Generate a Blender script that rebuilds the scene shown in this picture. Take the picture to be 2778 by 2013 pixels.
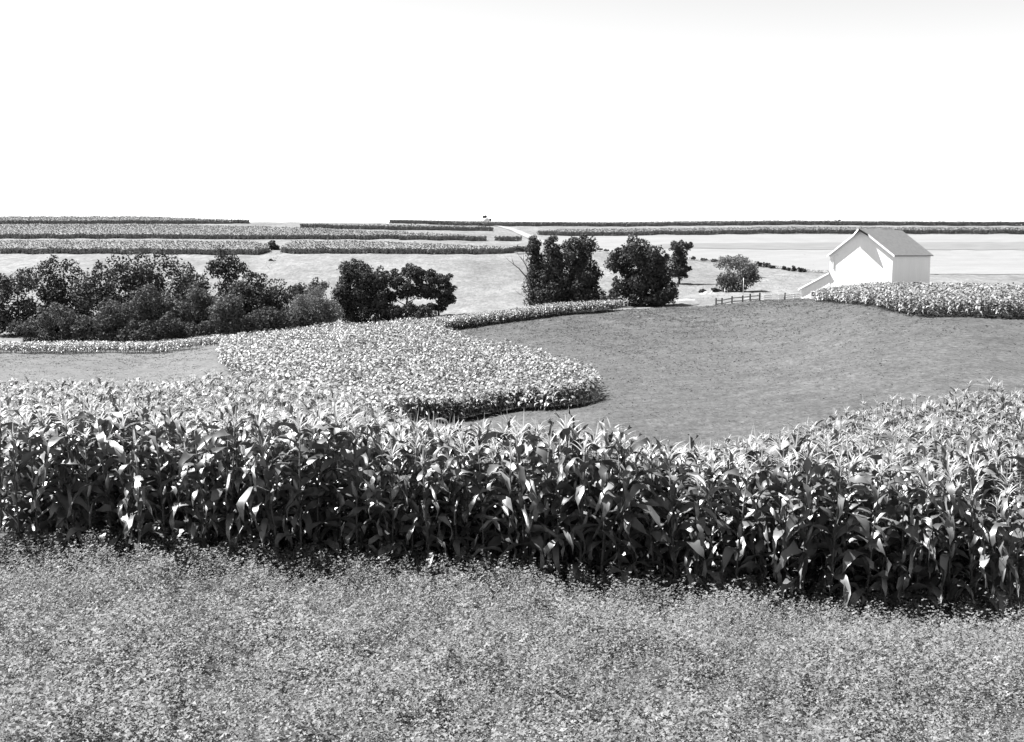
import bpy, math
import numpy as np
from mathutils import Vector

# ------------------------------------------------------------------ camera, sky, sun, exposure
scene = bpy.context.scene
for o in list(bpy.data.objects):
    bpy.data.objects.remove(o, do_unlink=True)
COL = scene.collection
W0, H0, F, CX, CY, VH = 2778.0, 2013.0, 2900.0, 1389.0, 1006.0, 690.0   # picture size, focal length (pixels), eye level row
PITCH = math.atan((CY - VH) / F)
cam = bpy.data.cameras.new("camera")
cam.sensor_width = 36.0
cam.lens = 36.0 * F / W0
cam.clip_start = 0.1
cam.clip_end = 20000.0
camo = bpy.data.objects.new("camera", cam)
camo.rotation_euler = (math.pi / 2 - PITCH, 0, 0)
COL.objects.link(camo)
scene.camera = camo

SUN_EL, SUN_A = math.radians(57), math.radians(-19)      # light travels to the right and a little towards the viewer
ldir = Vector((math.cos(SUN_EL) * math.cos(SUN_A), math.cos(SUN_EL) * math.sin(SUN_A), -math.sin(SUN_EL)))
world = bpy.data.worlds.new("World")
scene.world = world
world.use_nodes = True
wn, wl = world.node_tree.nodes, world.node_tree.links
sky = wn.new("ShaderNodeTexSky")
sky.sky_type = 'NISHITA'
sky.sun_disc = False
sky.sun_elevation = SUN_EL
sky.sun_rotation = math.atan2(-ldir.x, -ldir.y)
sky.air_density = 1.0
sky.dust_density = 0.0
bw = wn.new("ShaderNodeRGBToBW")
wl.new(sky.outputs[0], bw.inputs[0])
bg = wn["Background"]
wl.new(bw.outputs[0], bg.inputs[0])
bg.inputs[1].default_value = 0.064
sl = bpy.data.lights.new("sun", 'SUN')
sl.energy = 5.0
sl.angle = math.radians(0.5)
sl.color = (1.0, 1.0, 1.0)
so = bpy.data.objects.new("sun", sl)
so.rotation_euler = ldir.to_track_quat('-Z', 'Y').to_euler()
so.location = (-200, 50, 300)
COL.objects.link(so)
scene.view_settings.view_transform = 'Standard'
scene.view_settings.look = 'None'
scene.view_settings.gamma = 1.0
scene.view_settings.use_curve_mapping = False
scene.view_settings.exposure = 1.98

rng = np.random.default_rng(7)

# ------------------------------------------------------------------ ground shape
def s_of_v(v):
    b = (CY - np.asarray(v, float)) / F
    return (-math.sin(PITCH) + b * math.cos(PITCH)) / (math.cos(PITCH) + b * math.sin(PITCH))

def t_of_u(u):
    return (np.asarray(u, float) - CX) / F

def pchip(x, y, xi):
    x = np.asarray(x, float); y = np.asarray(y, float)
    h = np.diff(x); d = np.diff(y) / h
    m = np.zeros_like(y)
    w1 = 2 * h[1:] + h[:-1]; w2 = h[1:] + 2 * h[:-1]
    same = d[:-1] * d[1:] > 0
    den = np.where(same, w1 / np.where(d[:-1] == 0, 1, d[:-1]) + w2 / np.where(d[1:] == 0, 1, d[1:]), 1)
    m[1:-1] = np.where(same, (w1 + w2) / den, 0)
    m[0], m[-1] = d[0], d[-1]
    xi = np.clip(xi, x[0], x[-1])
    k = np.clip(np.searchsorted(x, xi, side='right') - 1, 0, len(h) - 1)
    q = (xi - x[k]) / h[k]
    return ((1 + 2 * q) * (1 - q) ** 2 * y[k] + q * (1 - q) ** 2 * h[k] * m[k]
            + q * q * (3 - 2 * q) * y[k + 1] + q * q * (q - 1) * h[k] * m[k + 1])

YK = [1, 6, 9, 12, 19, 30, 42, 60, 80, 100, 130, 160, 185, 205, 240, 270, 300, 350, 400, 430, 500, 560, 600, 645, 700, 770, 1000, 2000, 6000]
END = [18, 3, -40, -200]
c390 = [-2.0, -3.5, -4.2, -4.75, -5.6, -6.9, -8.2, -9.9, -11.3, -12.5, -14.1, -15.7, -17.0, -18.2, -20, -19.5, -16, -9, -3, 0.3, 6, 11.8, 14.8, 18.2, 22.3] + END
near = [-2.05, -3.6, -4.4, -4.95]
ZT = {
    -500: c390, 100: c390, 390: c390,
    600: near + [-5.72, -6.8, -8.0, -9.5, -10.8, -11.9, -13.2, -14.3, -15.7, -17.3, -19.5, -19, -15.5, -8.5, -2.7, 0, 5.8, 11.3, 14.2, 17.6, 21] + END,
    800: near + [-5.83, -6.9, -8.2, -9.9, -11.5, -12.7, -13.5, -13.8, -14.2, -15.5, -18.2, -17.5, -14, -7.8, -2.4, .2, 5.8, 11, 14, 17.5, 20.8] + END,
    1000: near + [-5.9, -7.0, -8.2, -10.4, -12.5, -13.1, -13.3, -13.2, -13.2, -14.3, -17, -15.3, -11.8, -7, -2.2, .3, 5.6, 10.5, 13.8, 17.3, 20.4] + END,
    1250: near + [-5.98, -7.3, -8.7, -10.9, -13.0, -13.6, -13.5, -13.2, -12.9, -13.3, -15.2, -13.6, -11, -6.5, -2, 0, 5.3, 10, 13.3, 16.7, 19.2] + END,
    1450: near + [-6.1, -7.5, -8.9, -10.6, -12.2, -12.9, -12.7, -12.1, -11.6, -11.6, -13.2, -12.4, -10.3, -6.8, -2.6, -.4, 4.6, 9.4, 12.9, 16.8, 18.6] + END,
    1650: near + [-6.25, -7.65, -9.0, -10.2, -11.4, -12.1, -12.2, -11.8, -11.1, -10.8, -12.6, -12, -9.8, -6.3, -2.4, .2, 5, 9.6, 12.9, 16.6, 18.4] + END,
    1900: near + [-6.38, -7.8, -8.95, -10.0, -10.9, -11.4, -11.5, -11.1, -10.4, -10.0, -12, -11, -9.2, -5.9, -2, .5, 5.2, 10, 13.3, 17, 19] + END,
    2150: near + [-6.5, -7.65, -8.6, -9.3, -10, -10.1, -9.7, -8.8, -8.3, -8.5, -10.8, -10.2, -8.6, -5.7, -2.5, 0, 5.4, 10.4, 13.8, 17.5, 19.4] + END,
    2388: near + [-6.7, -7.4, -8.1, -8.7, -8.5, -7.6, -6.2, -6.3, -7.3, -8.3, -9.8, -9.5, -8, -5.5, -2.5, 0, 5.4, 10.3, 13.6, 17.2, 18.8] + END,
    2700: near + [-6.8, -7.2, -7.5, -7.7, -7.1, -6.2, -5.6, -6, -7, -8, -9.5, -9.3, -8, -5.5, -2.5, 0, 5.4, 10.3, 13.4, 17, 18.5] + END,
    3400: near + [-6.8, -7.2, -7.5, -7.7, -7.1, -6.2, -5.6, -6, -7, -8, -9.5, -9.3, -8, -5.5, -2.5, 0, 5.4, 10.3, 13.4, 17, 18.5] + END,
}
NT, NY = 181, 300
TG = np.linspace(-0.72, 0.75, NT)
LG = np.linspace(math.log(1.0 + 8), math.log(6000.0 + 8), NY)
YG = np.exp(LG) - 8
_us = sorted(ZT)
_cols = np.array([pchip(np.log(np.array(YK) + 8.0), ZT[u], LG) for u in _us])
ZG = np.array([pchip(t_of_u(_us), _cols[:, k], TG) for k in range(NY)]).T        # (NT, NY)
def bump(x, y):
    return (0.10 * np.sin(x * .35 + 1.3 * np.sin(y * .21)) * np.sin(y * .31 + 2) + .05 * np.sin(x * 1.1 + y * .7)) * np.clip((y - 4) / 20, 0, 1)
_TT, _YY = np.meshgrid(TG, YG, indexing='ij')
ZG = ZG - .38 * np.exp(-((_YY - 38) / 9) ** 2)
ZG = ZG + bump(_TT * _YY, _YY) * np.clip(_YY / 120, .15, 1.6)

def ground(x, y):
    x = np.asarray(x, float); y = np.asarray(y, float)
    t = x / y
    a = np.clip((t - TG[0]) / (TG[1] - TG[0]), 0, NT - 1.001)
    b = np.clip((np.log(y + 8) - LG[0]) / (LG[1] - LG[0]), 0, NY - 1.001)
    i = a.astype(int); j = b.astype(int); a = a - i
    b = (y - YG[j]) / (YG[j + 1] - YG[j])
    return (ZG[i, j] * (1 - a) * (1 - b) + ZG[i + 1, j] * a * (1 - b) + ZG[i, j + 1] * (1 - a) * b + ZG[i + 1, j + 1] * a * b)

# ------------------------------------------------------------------ materials (the photograph is black and white: all greys)
def mat(name, val, rough=.7, spec=.3, noise=None, translucent=0.0, var=None, objrand=0.0, bumpn=None, tip=None):
    """noise: list of (scale, amount, stretch) ; var: amount of per-piece variation read from attribute 'var'."""
    m = bpy.data.materials.new(name)
    m.use_nodes = True
    n, l = m.node_tree.nodes, m.node_tree.links
    p = n["Principled BSDF"]
    p.inputs["Roughness"].default_value = rough
    p.inputs["Specular IOR Level"].default_value = spec
    v = n.new("ShaderNodeValue"); v.outputs[0].default_value = val
    cur = v.outputs[0]
    def mul(a, b):
        k = n.new("ShaderNodeMath"); k.operation = 'MULTIPLY'
        l.new(a, k.inputs[0]); l.new(b, k.inputs[1])
        return k.outputs[0]
    def rng_map(src, lo, hi, f0=0., f1=1.):
        k = n.new("ShaderNodeMapRange")
        k.inputs[1].default_value = f0; k.inputs[2].default_value = f1
        k.inputs[3].default_value = lo; k.inputs[4].default_value = hi
        l.new(src, k.inputs[0]); return k.outputs[0]
    geo = n.new("ShaderNodeNewGeometry")
    for (sc, am, st) in (noise or []):
        mp = n.new("ShaderNodeMapping"); mp.inputs["Scale"].default_value = st
        l.new(geo.outputs["Position"], mp.inputs[0])
        t = n.new("ShaderNodeTexNoise"); t.inputs["Scale"].default_value = sc; t.inputs["Detail"].default_value = 5; t.inputs["Roughness"].default_value = .65
        l.new(mp.outputs[0], t.inputs[0])
        cur = mul(cur, rng_map(t.outputs[0], 1 - am, 1 + am, .3, .7))
    if var:
        a = n.new("ShaderNodeAttribute"); a.attribute_name = "var"
        cur = mul(cur, rng_map(a.outputs["Fac"], 1 - var, 1 + var))
    if objrand:
        oi = n.new("ShaderNodeObjectInfo")
        cur = mul(cur, rng_map(oi.outputs["Random"], 1 - objrand, 1 + objrand))
    cmb = n.new("ShaderNodeCombineColor")
    for i in range(3):
        l.new(cur, cmb.inputs[i])
    l.new(cmb.outputs[0], p.inputs["Base Color"])
    if bumpn:
        t = n.new("ShaderNodeTexNoise"); t.inputs["Scale"].default_value = bumpn[0]; t.inputs["Detail"].default_value = 4
        l.new(geo.outputs["Position"], t.inputs[0])
        b = n.new("ShaderNodeBump"); b.inputs["Strength"].default_value = bumpn[1]; b.inputs["Distance"].default_value = bumpn[2]
        l.new(t.outputs[0], b.inputs["Height"]); l.new(b.outputs[0], p.inputs["Normal"])
    if translucent:
        tr = n.new("ShaderNodeBsdfTranslucent"); l.new(cmb.outputs[0], tr.inputs[0])
        mx = n.new("ShaderNodeMixShader"); mx.inputs[0].default_value = translucent
        l.new(p.outputs[0], mx.inputs[1]); l.new(tr.outputs[0], mx.inputs[2])
        l.new(mx.outputs[0], n["Material Output"].inputs[0])
    return m

I3 = (1, 1, 1)
M = {
    'pasture': mat('pasture_grass', .118, .9, .1, [(.03, .22, (1, .5, 1)), (.16, .22, (1, .5, 1)), (.7, .25, (1, .4, 1)), (1.6, .2, (1, .2, 1))]),
    'hay': mat('hay_field_grass', .056, .9, .1, [(.05, .14, (1, .5, 1)), (.35, .18, (1, .6, 1)), (1.2, .18, (1, .6, 1)), (2.8, .3, (1, .3, 1)), (6., .35, (1, .4, 1))], bumpn=(4., .5, .06)),
    'meadow': mat('meadow_grass', .085, .9, .1, [(.05, .10, (1, .5, 1)), (.6, .15, I3), (2.2, .25, (1, .16, 1)), (2.5, .2, I3)]),
    'stubble': mat('stubble', .15, .9, .1, [(.04, .08, (.4, 1.4, 1)), (.3, .08, (.25, 1.6, 1)), (1.5, .08, I3)]),
    'swath': mat('cut_swath', .118, .9, .1, [(.05, .10, (.4, 1.5, 1)), (.5, .10, (.3, 1.5, 1))]),
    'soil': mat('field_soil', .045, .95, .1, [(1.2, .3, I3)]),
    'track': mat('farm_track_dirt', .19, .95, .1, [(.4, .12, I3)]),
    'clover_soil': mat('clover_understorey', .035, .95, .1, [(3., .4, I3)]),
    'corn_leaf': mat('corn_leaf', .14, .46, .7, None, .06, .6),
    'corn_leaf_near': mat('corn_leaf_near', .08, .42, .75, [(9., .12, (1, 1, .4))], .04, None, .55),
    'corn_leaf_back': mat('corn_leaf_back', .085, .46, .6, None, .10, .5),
    'corn_far': mat('corn_canopy', .16, .7, .2, None, .05, .3),
    'canopy': mat('corn_canopy_layer', .145, .8, .2, [(.15, .15, I3), (.8, .3, I3), (2.5, .3, I3)]),
    'tassel': mat('corn_tassel', .36, .6, .3, None, .3),
    'stalk': mat('corn_stalk', .07, .5, .4, [(6., .15, I3)]),
    'husk': mat('corn_husk', .2, .5, .4, [(14., .2, (1, 1, .2))]),
    'silk': mat('corn_silk', .07, .8, .2),
    'clover': mat('clover_leaf', .132, .6, .25, [(.25, .12, I3), (1.3, .2, I3)], .2, .5),
    'tuft': mat('grass_tuft', .078, .8, .1, None, .4, .5),
    'pasture_tuft': mat('pasture_tuft', .15, .8, .1, None, .5, .4),
    'tree': mat('tree_leaf', .043, .75, .15, None, .15, .55),
    'tree_light': mat('tree_leaf_pale', .074, .75, .15, None, .18, .5),
    'willow': mat('willow_leaf', .13, .75, .15, None, .25, .4),
    'shrub': mat('shrub_leaf', .06, .75, .15, None, .15, .5),
    'bark': mat('bark', .07, .9, .1, [(3., .3, (1, 1, .3))]),
    'deadwood': mat('dead_wood', .12, .85, .15, [(3., .25, (1, 1, .3))]),
    'white': mat('white_barn_paint', .8, .6, .3, [(.6, .04, (1, 1, .3)), (4., .03, (1, 1, .15))]),
    'roof': mat('barn_roof_shingle', .13, .8, .25, [(1.5, .2, I3), (5., .15, I3)]),
    'board': mat('weathered_board', .05, .85, .2, [(3., .25, I3)]),
    'whiteboard': mat('white_fence_paint', .75, .65, .3, [(2., .08, I3)]),
    'darkhole': mat('window_glass', .02, .15, .5),
    'sand': mat('creek_sand', .25, .95, .1, [(.8, .2, I3)]),
    'stone': mat('far_house_paint', .7, .7, .2, [(1., .05, I3)]),
}

# siding on the barn: narrow vertical boards as fine relief
def add_boards(m):
    n, l = m.node_tree.nodes, m.node_tree.links
    tc = n.new("ShaderNodeTexCoord")
    sx = n.new("ShaderNodeSeparateXYZ"); l.new(tc.outputs["Object"], sx.inputs[0])
    ad = n.new("ShaderNodeMath"); ad.operation = 'ADD'; l.new(sx.outputs[0], ad.inputs[0]); l.new(sx.outputs[1], ad.inputs[1])
    mu = n.new("ShaderNodeMath"); mu.operation = 'MULTIPLY'; mu.inputs[1].default_value = 3.6; l.new(ad.outputs[0], mu.inputs[0])
    fr = n.new("ShaderNodeMath"); fr.operation = 'FRACT'; l.new(mu.outputs[0], fr.inputs[0])
    gt = n.new("ShaderNodeMath"); gt.operation = 'GREATER_THAN'; gt.inputs[1].default_value = .14; l.new(fr.outputs[0], gt.inputs[0])
    b = n.new("ShaderNodeBump"); b.inputs["Strength"].default_value = .6; b.inputs["Distance"].default_value = .03
    l.new(gt.outputs[0], b.inputs["Height"]); l.new(b.outputs[0], n["Principled BSDF"].inputs["Normal"])
add_boards(M['white'])

# ------------------------------------------------------------------ mesh helpers
def mesh_np(name, V, Fc, mats, mi=None, var=None, smooth=False):
    """V (n,3); Fc (m,3) or (m,4) int arrays."""
    V = np.asarray(V, np.float32); Fc = np.asarray(Fc, np.int32)
    me = bpy.data.meshes.new(name)
    k = Fc.shape[1]
    me.vertices.add(len(V)); me.vertices.foreach_set("co", V.ravel())
    me.loops.add(Fc.size); me.loops.foreach_set("vertex_index", Fc.ravel())
    me.polygons.add(len(Fc)); me.polygons.foreach_set("loop_start", np.arange(0, Fc.size, k, dtype=np.int32))
    for m in mats:
        me.materials.append(m)
    if mi is not None:
        me.polygons.foreach_set("material_index", np.asarray(mi, np.int32))
    me.polygons.foreach_set("use_smooth", np.full(len(Fc), smooth, bool))
    if var is not None:
        a = me.attributes.new("var", 'FLOAT', 'POINT')
        a.data.foreach_set("value", np.asarray(var, np.float32))
    me.update(calc_edges=True)
    me.validate()
    return me

def link(name, me, parent=None, label=None, cat=None, group=None, kind=None, loc=None, rot=None):
    o = bpy.data.objects.new(name, me)
    COL.objects.link(o)
    if parent: o.parent = parent
    if loc is not None: o.location = loc
    if rot is not None: o.rotation_euler = rot
    if label: o["label"] = label
    if cat: o["category"] = cat
    if group: o["group"] = group
    if kind: o["kind"] = kind
    return o

class Box:
    """collects boxes / prisms / tubes with quads into one mesh"""
    def __init__(s): s.v = []; s.f = []
    def hexa(s, p):
        b = len(s.v); s.v += [tuple(q) for q in p]
        s.f += [tuple(b + i for i in q) for q in ((0, 3, 2, 1), (4, 5, 6, 7), (0, 1, 5, 4), (1, 2, 6, 5), (2, 3, 7, 6), (3, 0, 4, 7))]
    def box(s, x0, x1, y0, y1, z0, z1):
        s.hexa([(x0, y0, z0), (x1, y0, z0), (x1, y1, z0), (x0, y1, z0), (x0, y0, z1), (x1, y0, z1), (x1, y1, z1), (x0, y1, z1)])
        return s
    def poly(s, pts, off):
        """extrude polygon pts by vector off"""
        b = len(s.v); n = len(pts)
        s.v += [tuple(p) for p in pts] + [tuple(np.add(p, off)) for p in pts]
        s.f.append(tuple(b + i for i in range(n))[::-1]); s.f.append(tuple(b + n + i for i in range(n)))
        for i in range(n):
            j = (i + 1) % n
            s.f.append((b + i, b + j, b + n + j, b + n + i))
        return s
    def tube(s, pts, rad, sides=6):
        pts = [Vector(p) for p in pts]
        b = len(s.v)
        for i, p in enumerate(pts):
            d = (pts[min(i + 1, len(pts) - 1)] - pts[max(i - 1, 0)]).normalized()
            a = d.cross(Vector((0.3, .9, .1))).normalized(); c = d.cross(a)
            for k in range(sides):
                w = 2 * math.pi * k / sides
                s.v.append(tuple(p + (a * math.cos(w) + c * math.sin(w)) * rad[i]))
        for i in range(len(pts) - 1):
            for k in range(sides):
                k2 = (k + 1) % sides
                s.f.append((b + i * sides + k, b + i * sides + k2, b + (i + 1) * sides + k2, b + (i + 1) * sides + k))
        s.f.append(tuple(b + k for k in range(sides))[::-1])
        s.f.append(tuple(b + (len(pts) - 1) * sides + k for k in range(sides)))
        return s
    def mesh(s, name, m, smooth=False):
        me = bpy.data.meshes.new(name)
        me.from_pydata(s.v, [], s.f)
        me.materials.append(m)
        if smooth:
            me.polygons.foreach_set("use_smooth", np.full(len(s.f), True, bool))
        me.update()
        return me

# ------------------------------------------------------------------ the ground and its fields
V = np.stack([(_TT * _YY).ravel(), _YY.ravel(), ZG.ravel()], 1)
ii, jj = np.meshgrid(np.arange(NT - 1), np.arange(NY - 1), indexing='ij')
a = (ii * NY + jj).ravel()
Fq = np.stack([a, a + NY, a + NY + 1, a + 1], 1)
link("ground", mesh_np("ground", V, Fq, [M['pasture']], smooth=True), kind="structure")

def curve(pts, u):
    pts = np.array(pts, float)
    return np.interp(u, pts[:, 0], pts[:, 1])

def sheet(name, m, u0, u1, front, back, off, nu=160, ny=60):
    us = np.linspace(u0, u1, nu)
    f, b = curve(front, us), curve(back, us)
    q = np.linspace(0, 1, ny)
    Y = f[:, None] + (b - f)[:, None] * q[None]
    X = t_of_u(us)[:, None] * Y
    Z = ground(X, Y) + off
    V = np.stack([X.ravel(), Y.ravel(), Z.ravel()], 1)
    i, j = np.meshgrid(np.arange(nu - 1), np.arange(ny - 1), indexing='ij')
    a = (i * ny + j).ravel()
    return link(name, mesh_np(name, V, np.stack([a, a + ny, a + ny + 1, a + 1], 1), [m], smooth=True), kind="structure")

G_BACK = [(-500, 70), (390, 70), (600, 71), (800, 68), (950, 56), (1040, 40), (1120, 34), (1300, 32), (1600, 32), (1900, 35), (2150, 39), (2388, 43), (3300, 46)]
G_FRONT_Y = 19.0
HEDGE = [(1490, 512), (1600, 462), (1655, 430), (1760, 415), (1862, 400), (2050, 376), (2180, 352), (2270, 340), (3300, 330)]
CREST = [(1150, 206), (1400, 210), (3300, 214)]
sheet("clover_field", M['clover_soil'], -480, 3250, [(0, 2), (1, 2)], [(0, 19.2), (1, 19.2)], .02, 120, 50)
sheet("meadow", M['meadow'], -480, 999, [(0, 66)], [(0, 180)], .05, 80, 80)
sheet("hay_field", M['hay'], 1000, 3250, [(1000, 34), (3300, 34)], CREST, .05, 120, 100)
sheet("stubble_field", M['stubble'], 1490, 3250, HEDGE, [(1490, 558), (3300, 558)], .12, 200, 60)
sheet("cut_swath", M['swath'], 1730, 3250, [(1730, 474), (1780, 462), (2000, 455), (3300, 450)], [(1730, 476), (1790, 490), (1900, 496), (3300, 505)], .24, 140, 20)
_tr = [(1345, 652), (1400, 600), (1440, 548), (1478, 512), (1500, 505)]

def track():
    c = np.array(_tr, float)
    X = t_of_u(c[:, 0]) * c[:, 1]
    yy = np.linspace(0, len(c) - 1, 60)
    xs = np.interp(yy, np.arange(len(c)), X); ys = np.interp(yy, np.arange(len(c)), c[:, 1])
    w = 2.4
    V = []
    for k in np.linspace(-w, w, 5):
        V.append(np.stack([xs + k, ys + k * .2, ground(xs + k, ys + k * .2) + .3], 1))
    V = np.concatenate(V); n = 60
    Fq = [(i * n + j, (i + 1) * n + j, (i + 1) * n + j + 1, i * n + j + 1) for i in range(4) for j in range(n - 1)]
    link("farm_track", mesh_np("farm_track", V, np.array(Fq), [M['track']], smooth=True), kind="structure")
track()

# ------------------------------------------------------------------ corn geometry
def leaf_strip(L, w, up, droop, nseg, fold=True, wave=0.0, twist=0.0, r=None, crumple=0.0):
    """corn blade growing along +x from origin: rises at angle `up` (rad), bends over by `droop` (rad)."""
    r = r or np.random.default_rng(1)
    p = np.zeros(3); V = []
    ds = L / nseg
    ph = r.uniform(0, 6)
    tw = 0
    for i in range(nseg + 1):
        q = i / nseg
        ang = up - droop * q ** 1.3
        if i: p = p + ds * np.array([math.cos(ang), 0, math.sin(ang)])
        wid = w * (0.55 + .45 * min(1, q / .25)) * (1 - max(0, (q - .35) / .65) ** 1.8) + .002
        tw = twist * q
        side = np.array([0, math.cos(tw), math.sin(tw)])
        nrm = np.array([-math.sin(ang), 0, math.cos(ang)])
        wv = wave * math.sin(ph + q * 14)
        sw = side * math.cos(.3) + nrm * math.sin(.3)
        sw2 = -side * math.cos(.3) + nrm * math.sin(.3)
        off = np.array([0, .04 * L * math.sin(ph) * q * q, 0])
        if fold:
            V += [p + off + sw * wid * .5 + nrm * wv, p + off, p + off + sw2 * wid * .5 - nrm * wv]
        else:
            V += [p + off + side * wid * .5, p + off - side * wid * .5]
    V = np.array(V); Fc = []
    if crumple: V[3:] += r.normal(0, crumple, V[3:].shape)
    k = 3 if fold else 2
    for i in range(nseg):
        for c in range(k - 1):
            a = i * k + c
            Fc += [(a, a + k, a + k + 1, a + 1)]
    return V, np.array(Fc)

def rotz(V, a):
    c, s = math.cos(a), math.sin(a)
    return np.stack([V[:, 0] * c - V[:, 1] * s, V[:, 0] * s + V[:, 1] * c, V[:, 2]], 1)

def tassel_geo(r, nb=9, wid=.012, seg=3, L=.34):
    V, Fc = [], []
    for k in range(nb):
        az = k * 2.4 + r.uniform(-.4, .4)
        up = 1.45 if k == 0 else r.uniform(.7, 1.2)
        lv, lf = leaf_strip(L * (1.0 if k == 0 else r.uniform(.55, .85)), wid, up, 0 if k == 0 else r.uniform(.4, 1.3), seg, False, r=r)
        lv[:, 2] += .0 if k == 0 else r.uniform(-.02, .1)
        Fc.append(lf + sum(map(len, V))); V.append(rotz(lv, az))
    return np.concatenate(V), np.concatenate(Fc)

def plant_geo(r, nleaf, nseg, fold, H=1.95, tass=6, width=1.0, tseg=2, zmin=.25):
    """one whole corn plant as (V, quads, material index, var)."""
    V, Fc, mi, va = [], [], [], []
    n = 0
    def add(v, f, m, x):
        nonlocal n
        V.append(v); Fc.append(f + n); mi.append(np.full(len(f), m)); va.append(np.full(len(v), x)); n += len(v)
    plane = r.uniform(0, 6.28)
    for k in range(nleaf):
        q = k / (nleaf - 1)
        z = zmin + (H - zmin - .05) * q
        L = (.62 + .42 * math.sin(math.pi * min(1, .2 + .75 * q))) * r.uniform(.85, 1.1)
        if q > .8: L *= .75
        up = r.uniform(.75, 1.15) + (.12 if q > .75 else 0)
        dr = r.uniform(1.5, 2.8) if q < .8 else r.uniform(1.0, 2.3)
        lv, lf = leaf_strip(L, .115 * width * r.uniform(.85, 1.15), up, dr, nseg, fold, .008 if fold else 0, r.uniform(-1.1, 1.1), r)
        lv = rotz(lv, plane + math.pi * k + r.uniform(-.55, .55)); lv[:, 2] += z
        add(lv, lf, 0, r.uniform(0, 1))
    s = np.array([(-.016, 0, 0), (.016, 0, 0), (.010, 0, H), (-.010, 0, H), (0, -.016, 0), (0, .016, 0), (0, .010, H), (0, -.010, H)])
    add(s, np.array([(0, 1, 2, 3), (4, 5, 6, 7)]), 1, .5)
    if tass:
        tv, tf = tassel_geo(r, tass, .022 if not fold else .016, tseg)
        tv[:, 2] += H - .02
        add(tv, tf, 2, .5)
    return np.concatenate(V), np.concatenate(Fc), np.concatenate(mi), np.concatenate(va)

def scatter(name, protos, P, yaw, sc, mats, lean=.0, kind="stuff", parent=None, smooth=True, label=None, cat=None, vj=.35):
    """join copies of prototype geometries at points P (n,3) into one mesh."""
    pick = rng.integers(0, len(protos), len(P))
    VV, FF, MI, VA = [], [], [], []
    n = 0
    for k, (v, f, m, va) in enumerate(protos):
        idx = np.where(pick == k)[0]
        if not len(idx): continue
        c, s = np.cos(yaw[idx])[:, None], np.sin(yaw[idx])[:, None]
        S = sc[idx][:, None]
        X = (v[None, :, 0] * c - v[None, :, 1] * s) * S
        Y = (v[None, :, 0] * s + v[None, :, 1] * c) * S
        Z = v[None, :, 2] * S
        if lean:
            lx = rng.normal(0, lean, len(idx))[:, None]; ly = rng.normal(0, lean, len(idx))[:, None]
            X = X + lx * Z; Y = Y + ly * Z
        X = X + P[idx, 0][:, None]; Y = Y + P[idx, 1][:, None]; Z = Z + P[idx, 2][:, None]
        VV.append(np.stack([X, Y, Z], 2).reshape(-1, 3))
        FF.append((f[None] + (np.arange(len(idx)) * len(v))[:, None, None] + n).reshape(-1, f.shape[1]))
        MI.append(np.tile(m, len(idx)))
        VA.append(np.clip(va[None] * (1 - vj) + vj * rng.random((len(idx), 1)), 0, 1).ravel())
        n += len(idx) * len(v)
    me = mesh_np(name, np.concatenate(VV), np.concatenate(FF), mats, np.concatenate(MI), np.concatenate(VA), smooth)
    return link(name, me, parent, label, cat, None, kind)

CORN_MATS = [M['corn_leaf'], M['stalk'], M['tassel']]
r1 = np.random.default_rng(11)
PL_NEAR = [plant_geo(r1, 10, 5, True, 1.95 * r1.uniform(.93, 1.07), 8, 1.0, 2) for _ in range(12)]
PL_BACK = [plant_geo(r1, 9, 3, False, 1.95 * r1.uniform(.93, 1.07), 8, 1.15, 2, .6) for _ in range(12)]
PL_MID = [plant_geo(r1, 7, 3, False, 1.95 * r1.uniform(.93, 1.07), 4, 1.85, 1, .6) for _ in range(12)]

def corn_points(u0, u1, front, back, rowsp, insp, jitter=.08):
    """rows follow the contour (front edge); returns points (n,3)"""
    us = np.linspace(u0, u1, 400)
    f, b = curve(front, us), curve(back, us)
    out = []
    d = 0.0
    dmax = float(np.max(b - f))
    while d < dmax:
        Y = f + d
        X = t_of_u(us) * Y
        arc = np.concatenate([[0], np.cumsum(np.hypot(np.diff(X), np.diff(Y)))])
        k = np.arange(rng.uniform(0, insp), arc[-1], insp)
        x, y = np.interp(k, arc, X), np.interp(k, arc, Y)
        ok = y <= np.interp(k, arc, b)
        x, y = x[ok], y[ok]
        out.append(np.stack([x, y], 1))
        d += rowsp
    P = np.concatenate(out)
    P += rng.normal(0, jitter, P.shape)
    return np.column_stack([P, ground(P[:, 0], P[:, 1])])

def in_poly(P, poly):
    x, y = P[:, 0], P[:, 1]
    c = np.zeros(len(P), bool); n = len(poly)
    for i in range(n):
        x1, y1 = poly[i]; x2, y2 = poly[(i + 1) % n]
        cond = ((y1 > y) != (y2 > y)) & (x < (x2 - x1) * (y - y1) / (y2 - y1 + 1e-12) + x1)
        c ^= cond
    return c

def corn_patch(poly_uY, rowsp, insp, jitter=.12):
    poly = [(float(t_of_u(u)) * Y, Y) for u, Y in poly_uY]
    pa = np.array(poly)
    xs = np.arange(pa[:, 0].min(), pa[:, 0].max(), insp); ys = np.arange(pa[:, 1].min(), pa[:, 1].max(), rowsp)
    X, Y = np.meshgrid(xs, ys)
    P = np.stack([X.ravel(), Y.ravel()], 1) + rng.normal(0, jitter, (X.size, 2))
    P[:, 1] += .8 * np.sin(P[:, 0] * .12)
    P = P[in_poly(P, poly)]
    return np.column_stack([P, ground(P[:, 0], P[:, 1])]), poly

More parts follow.
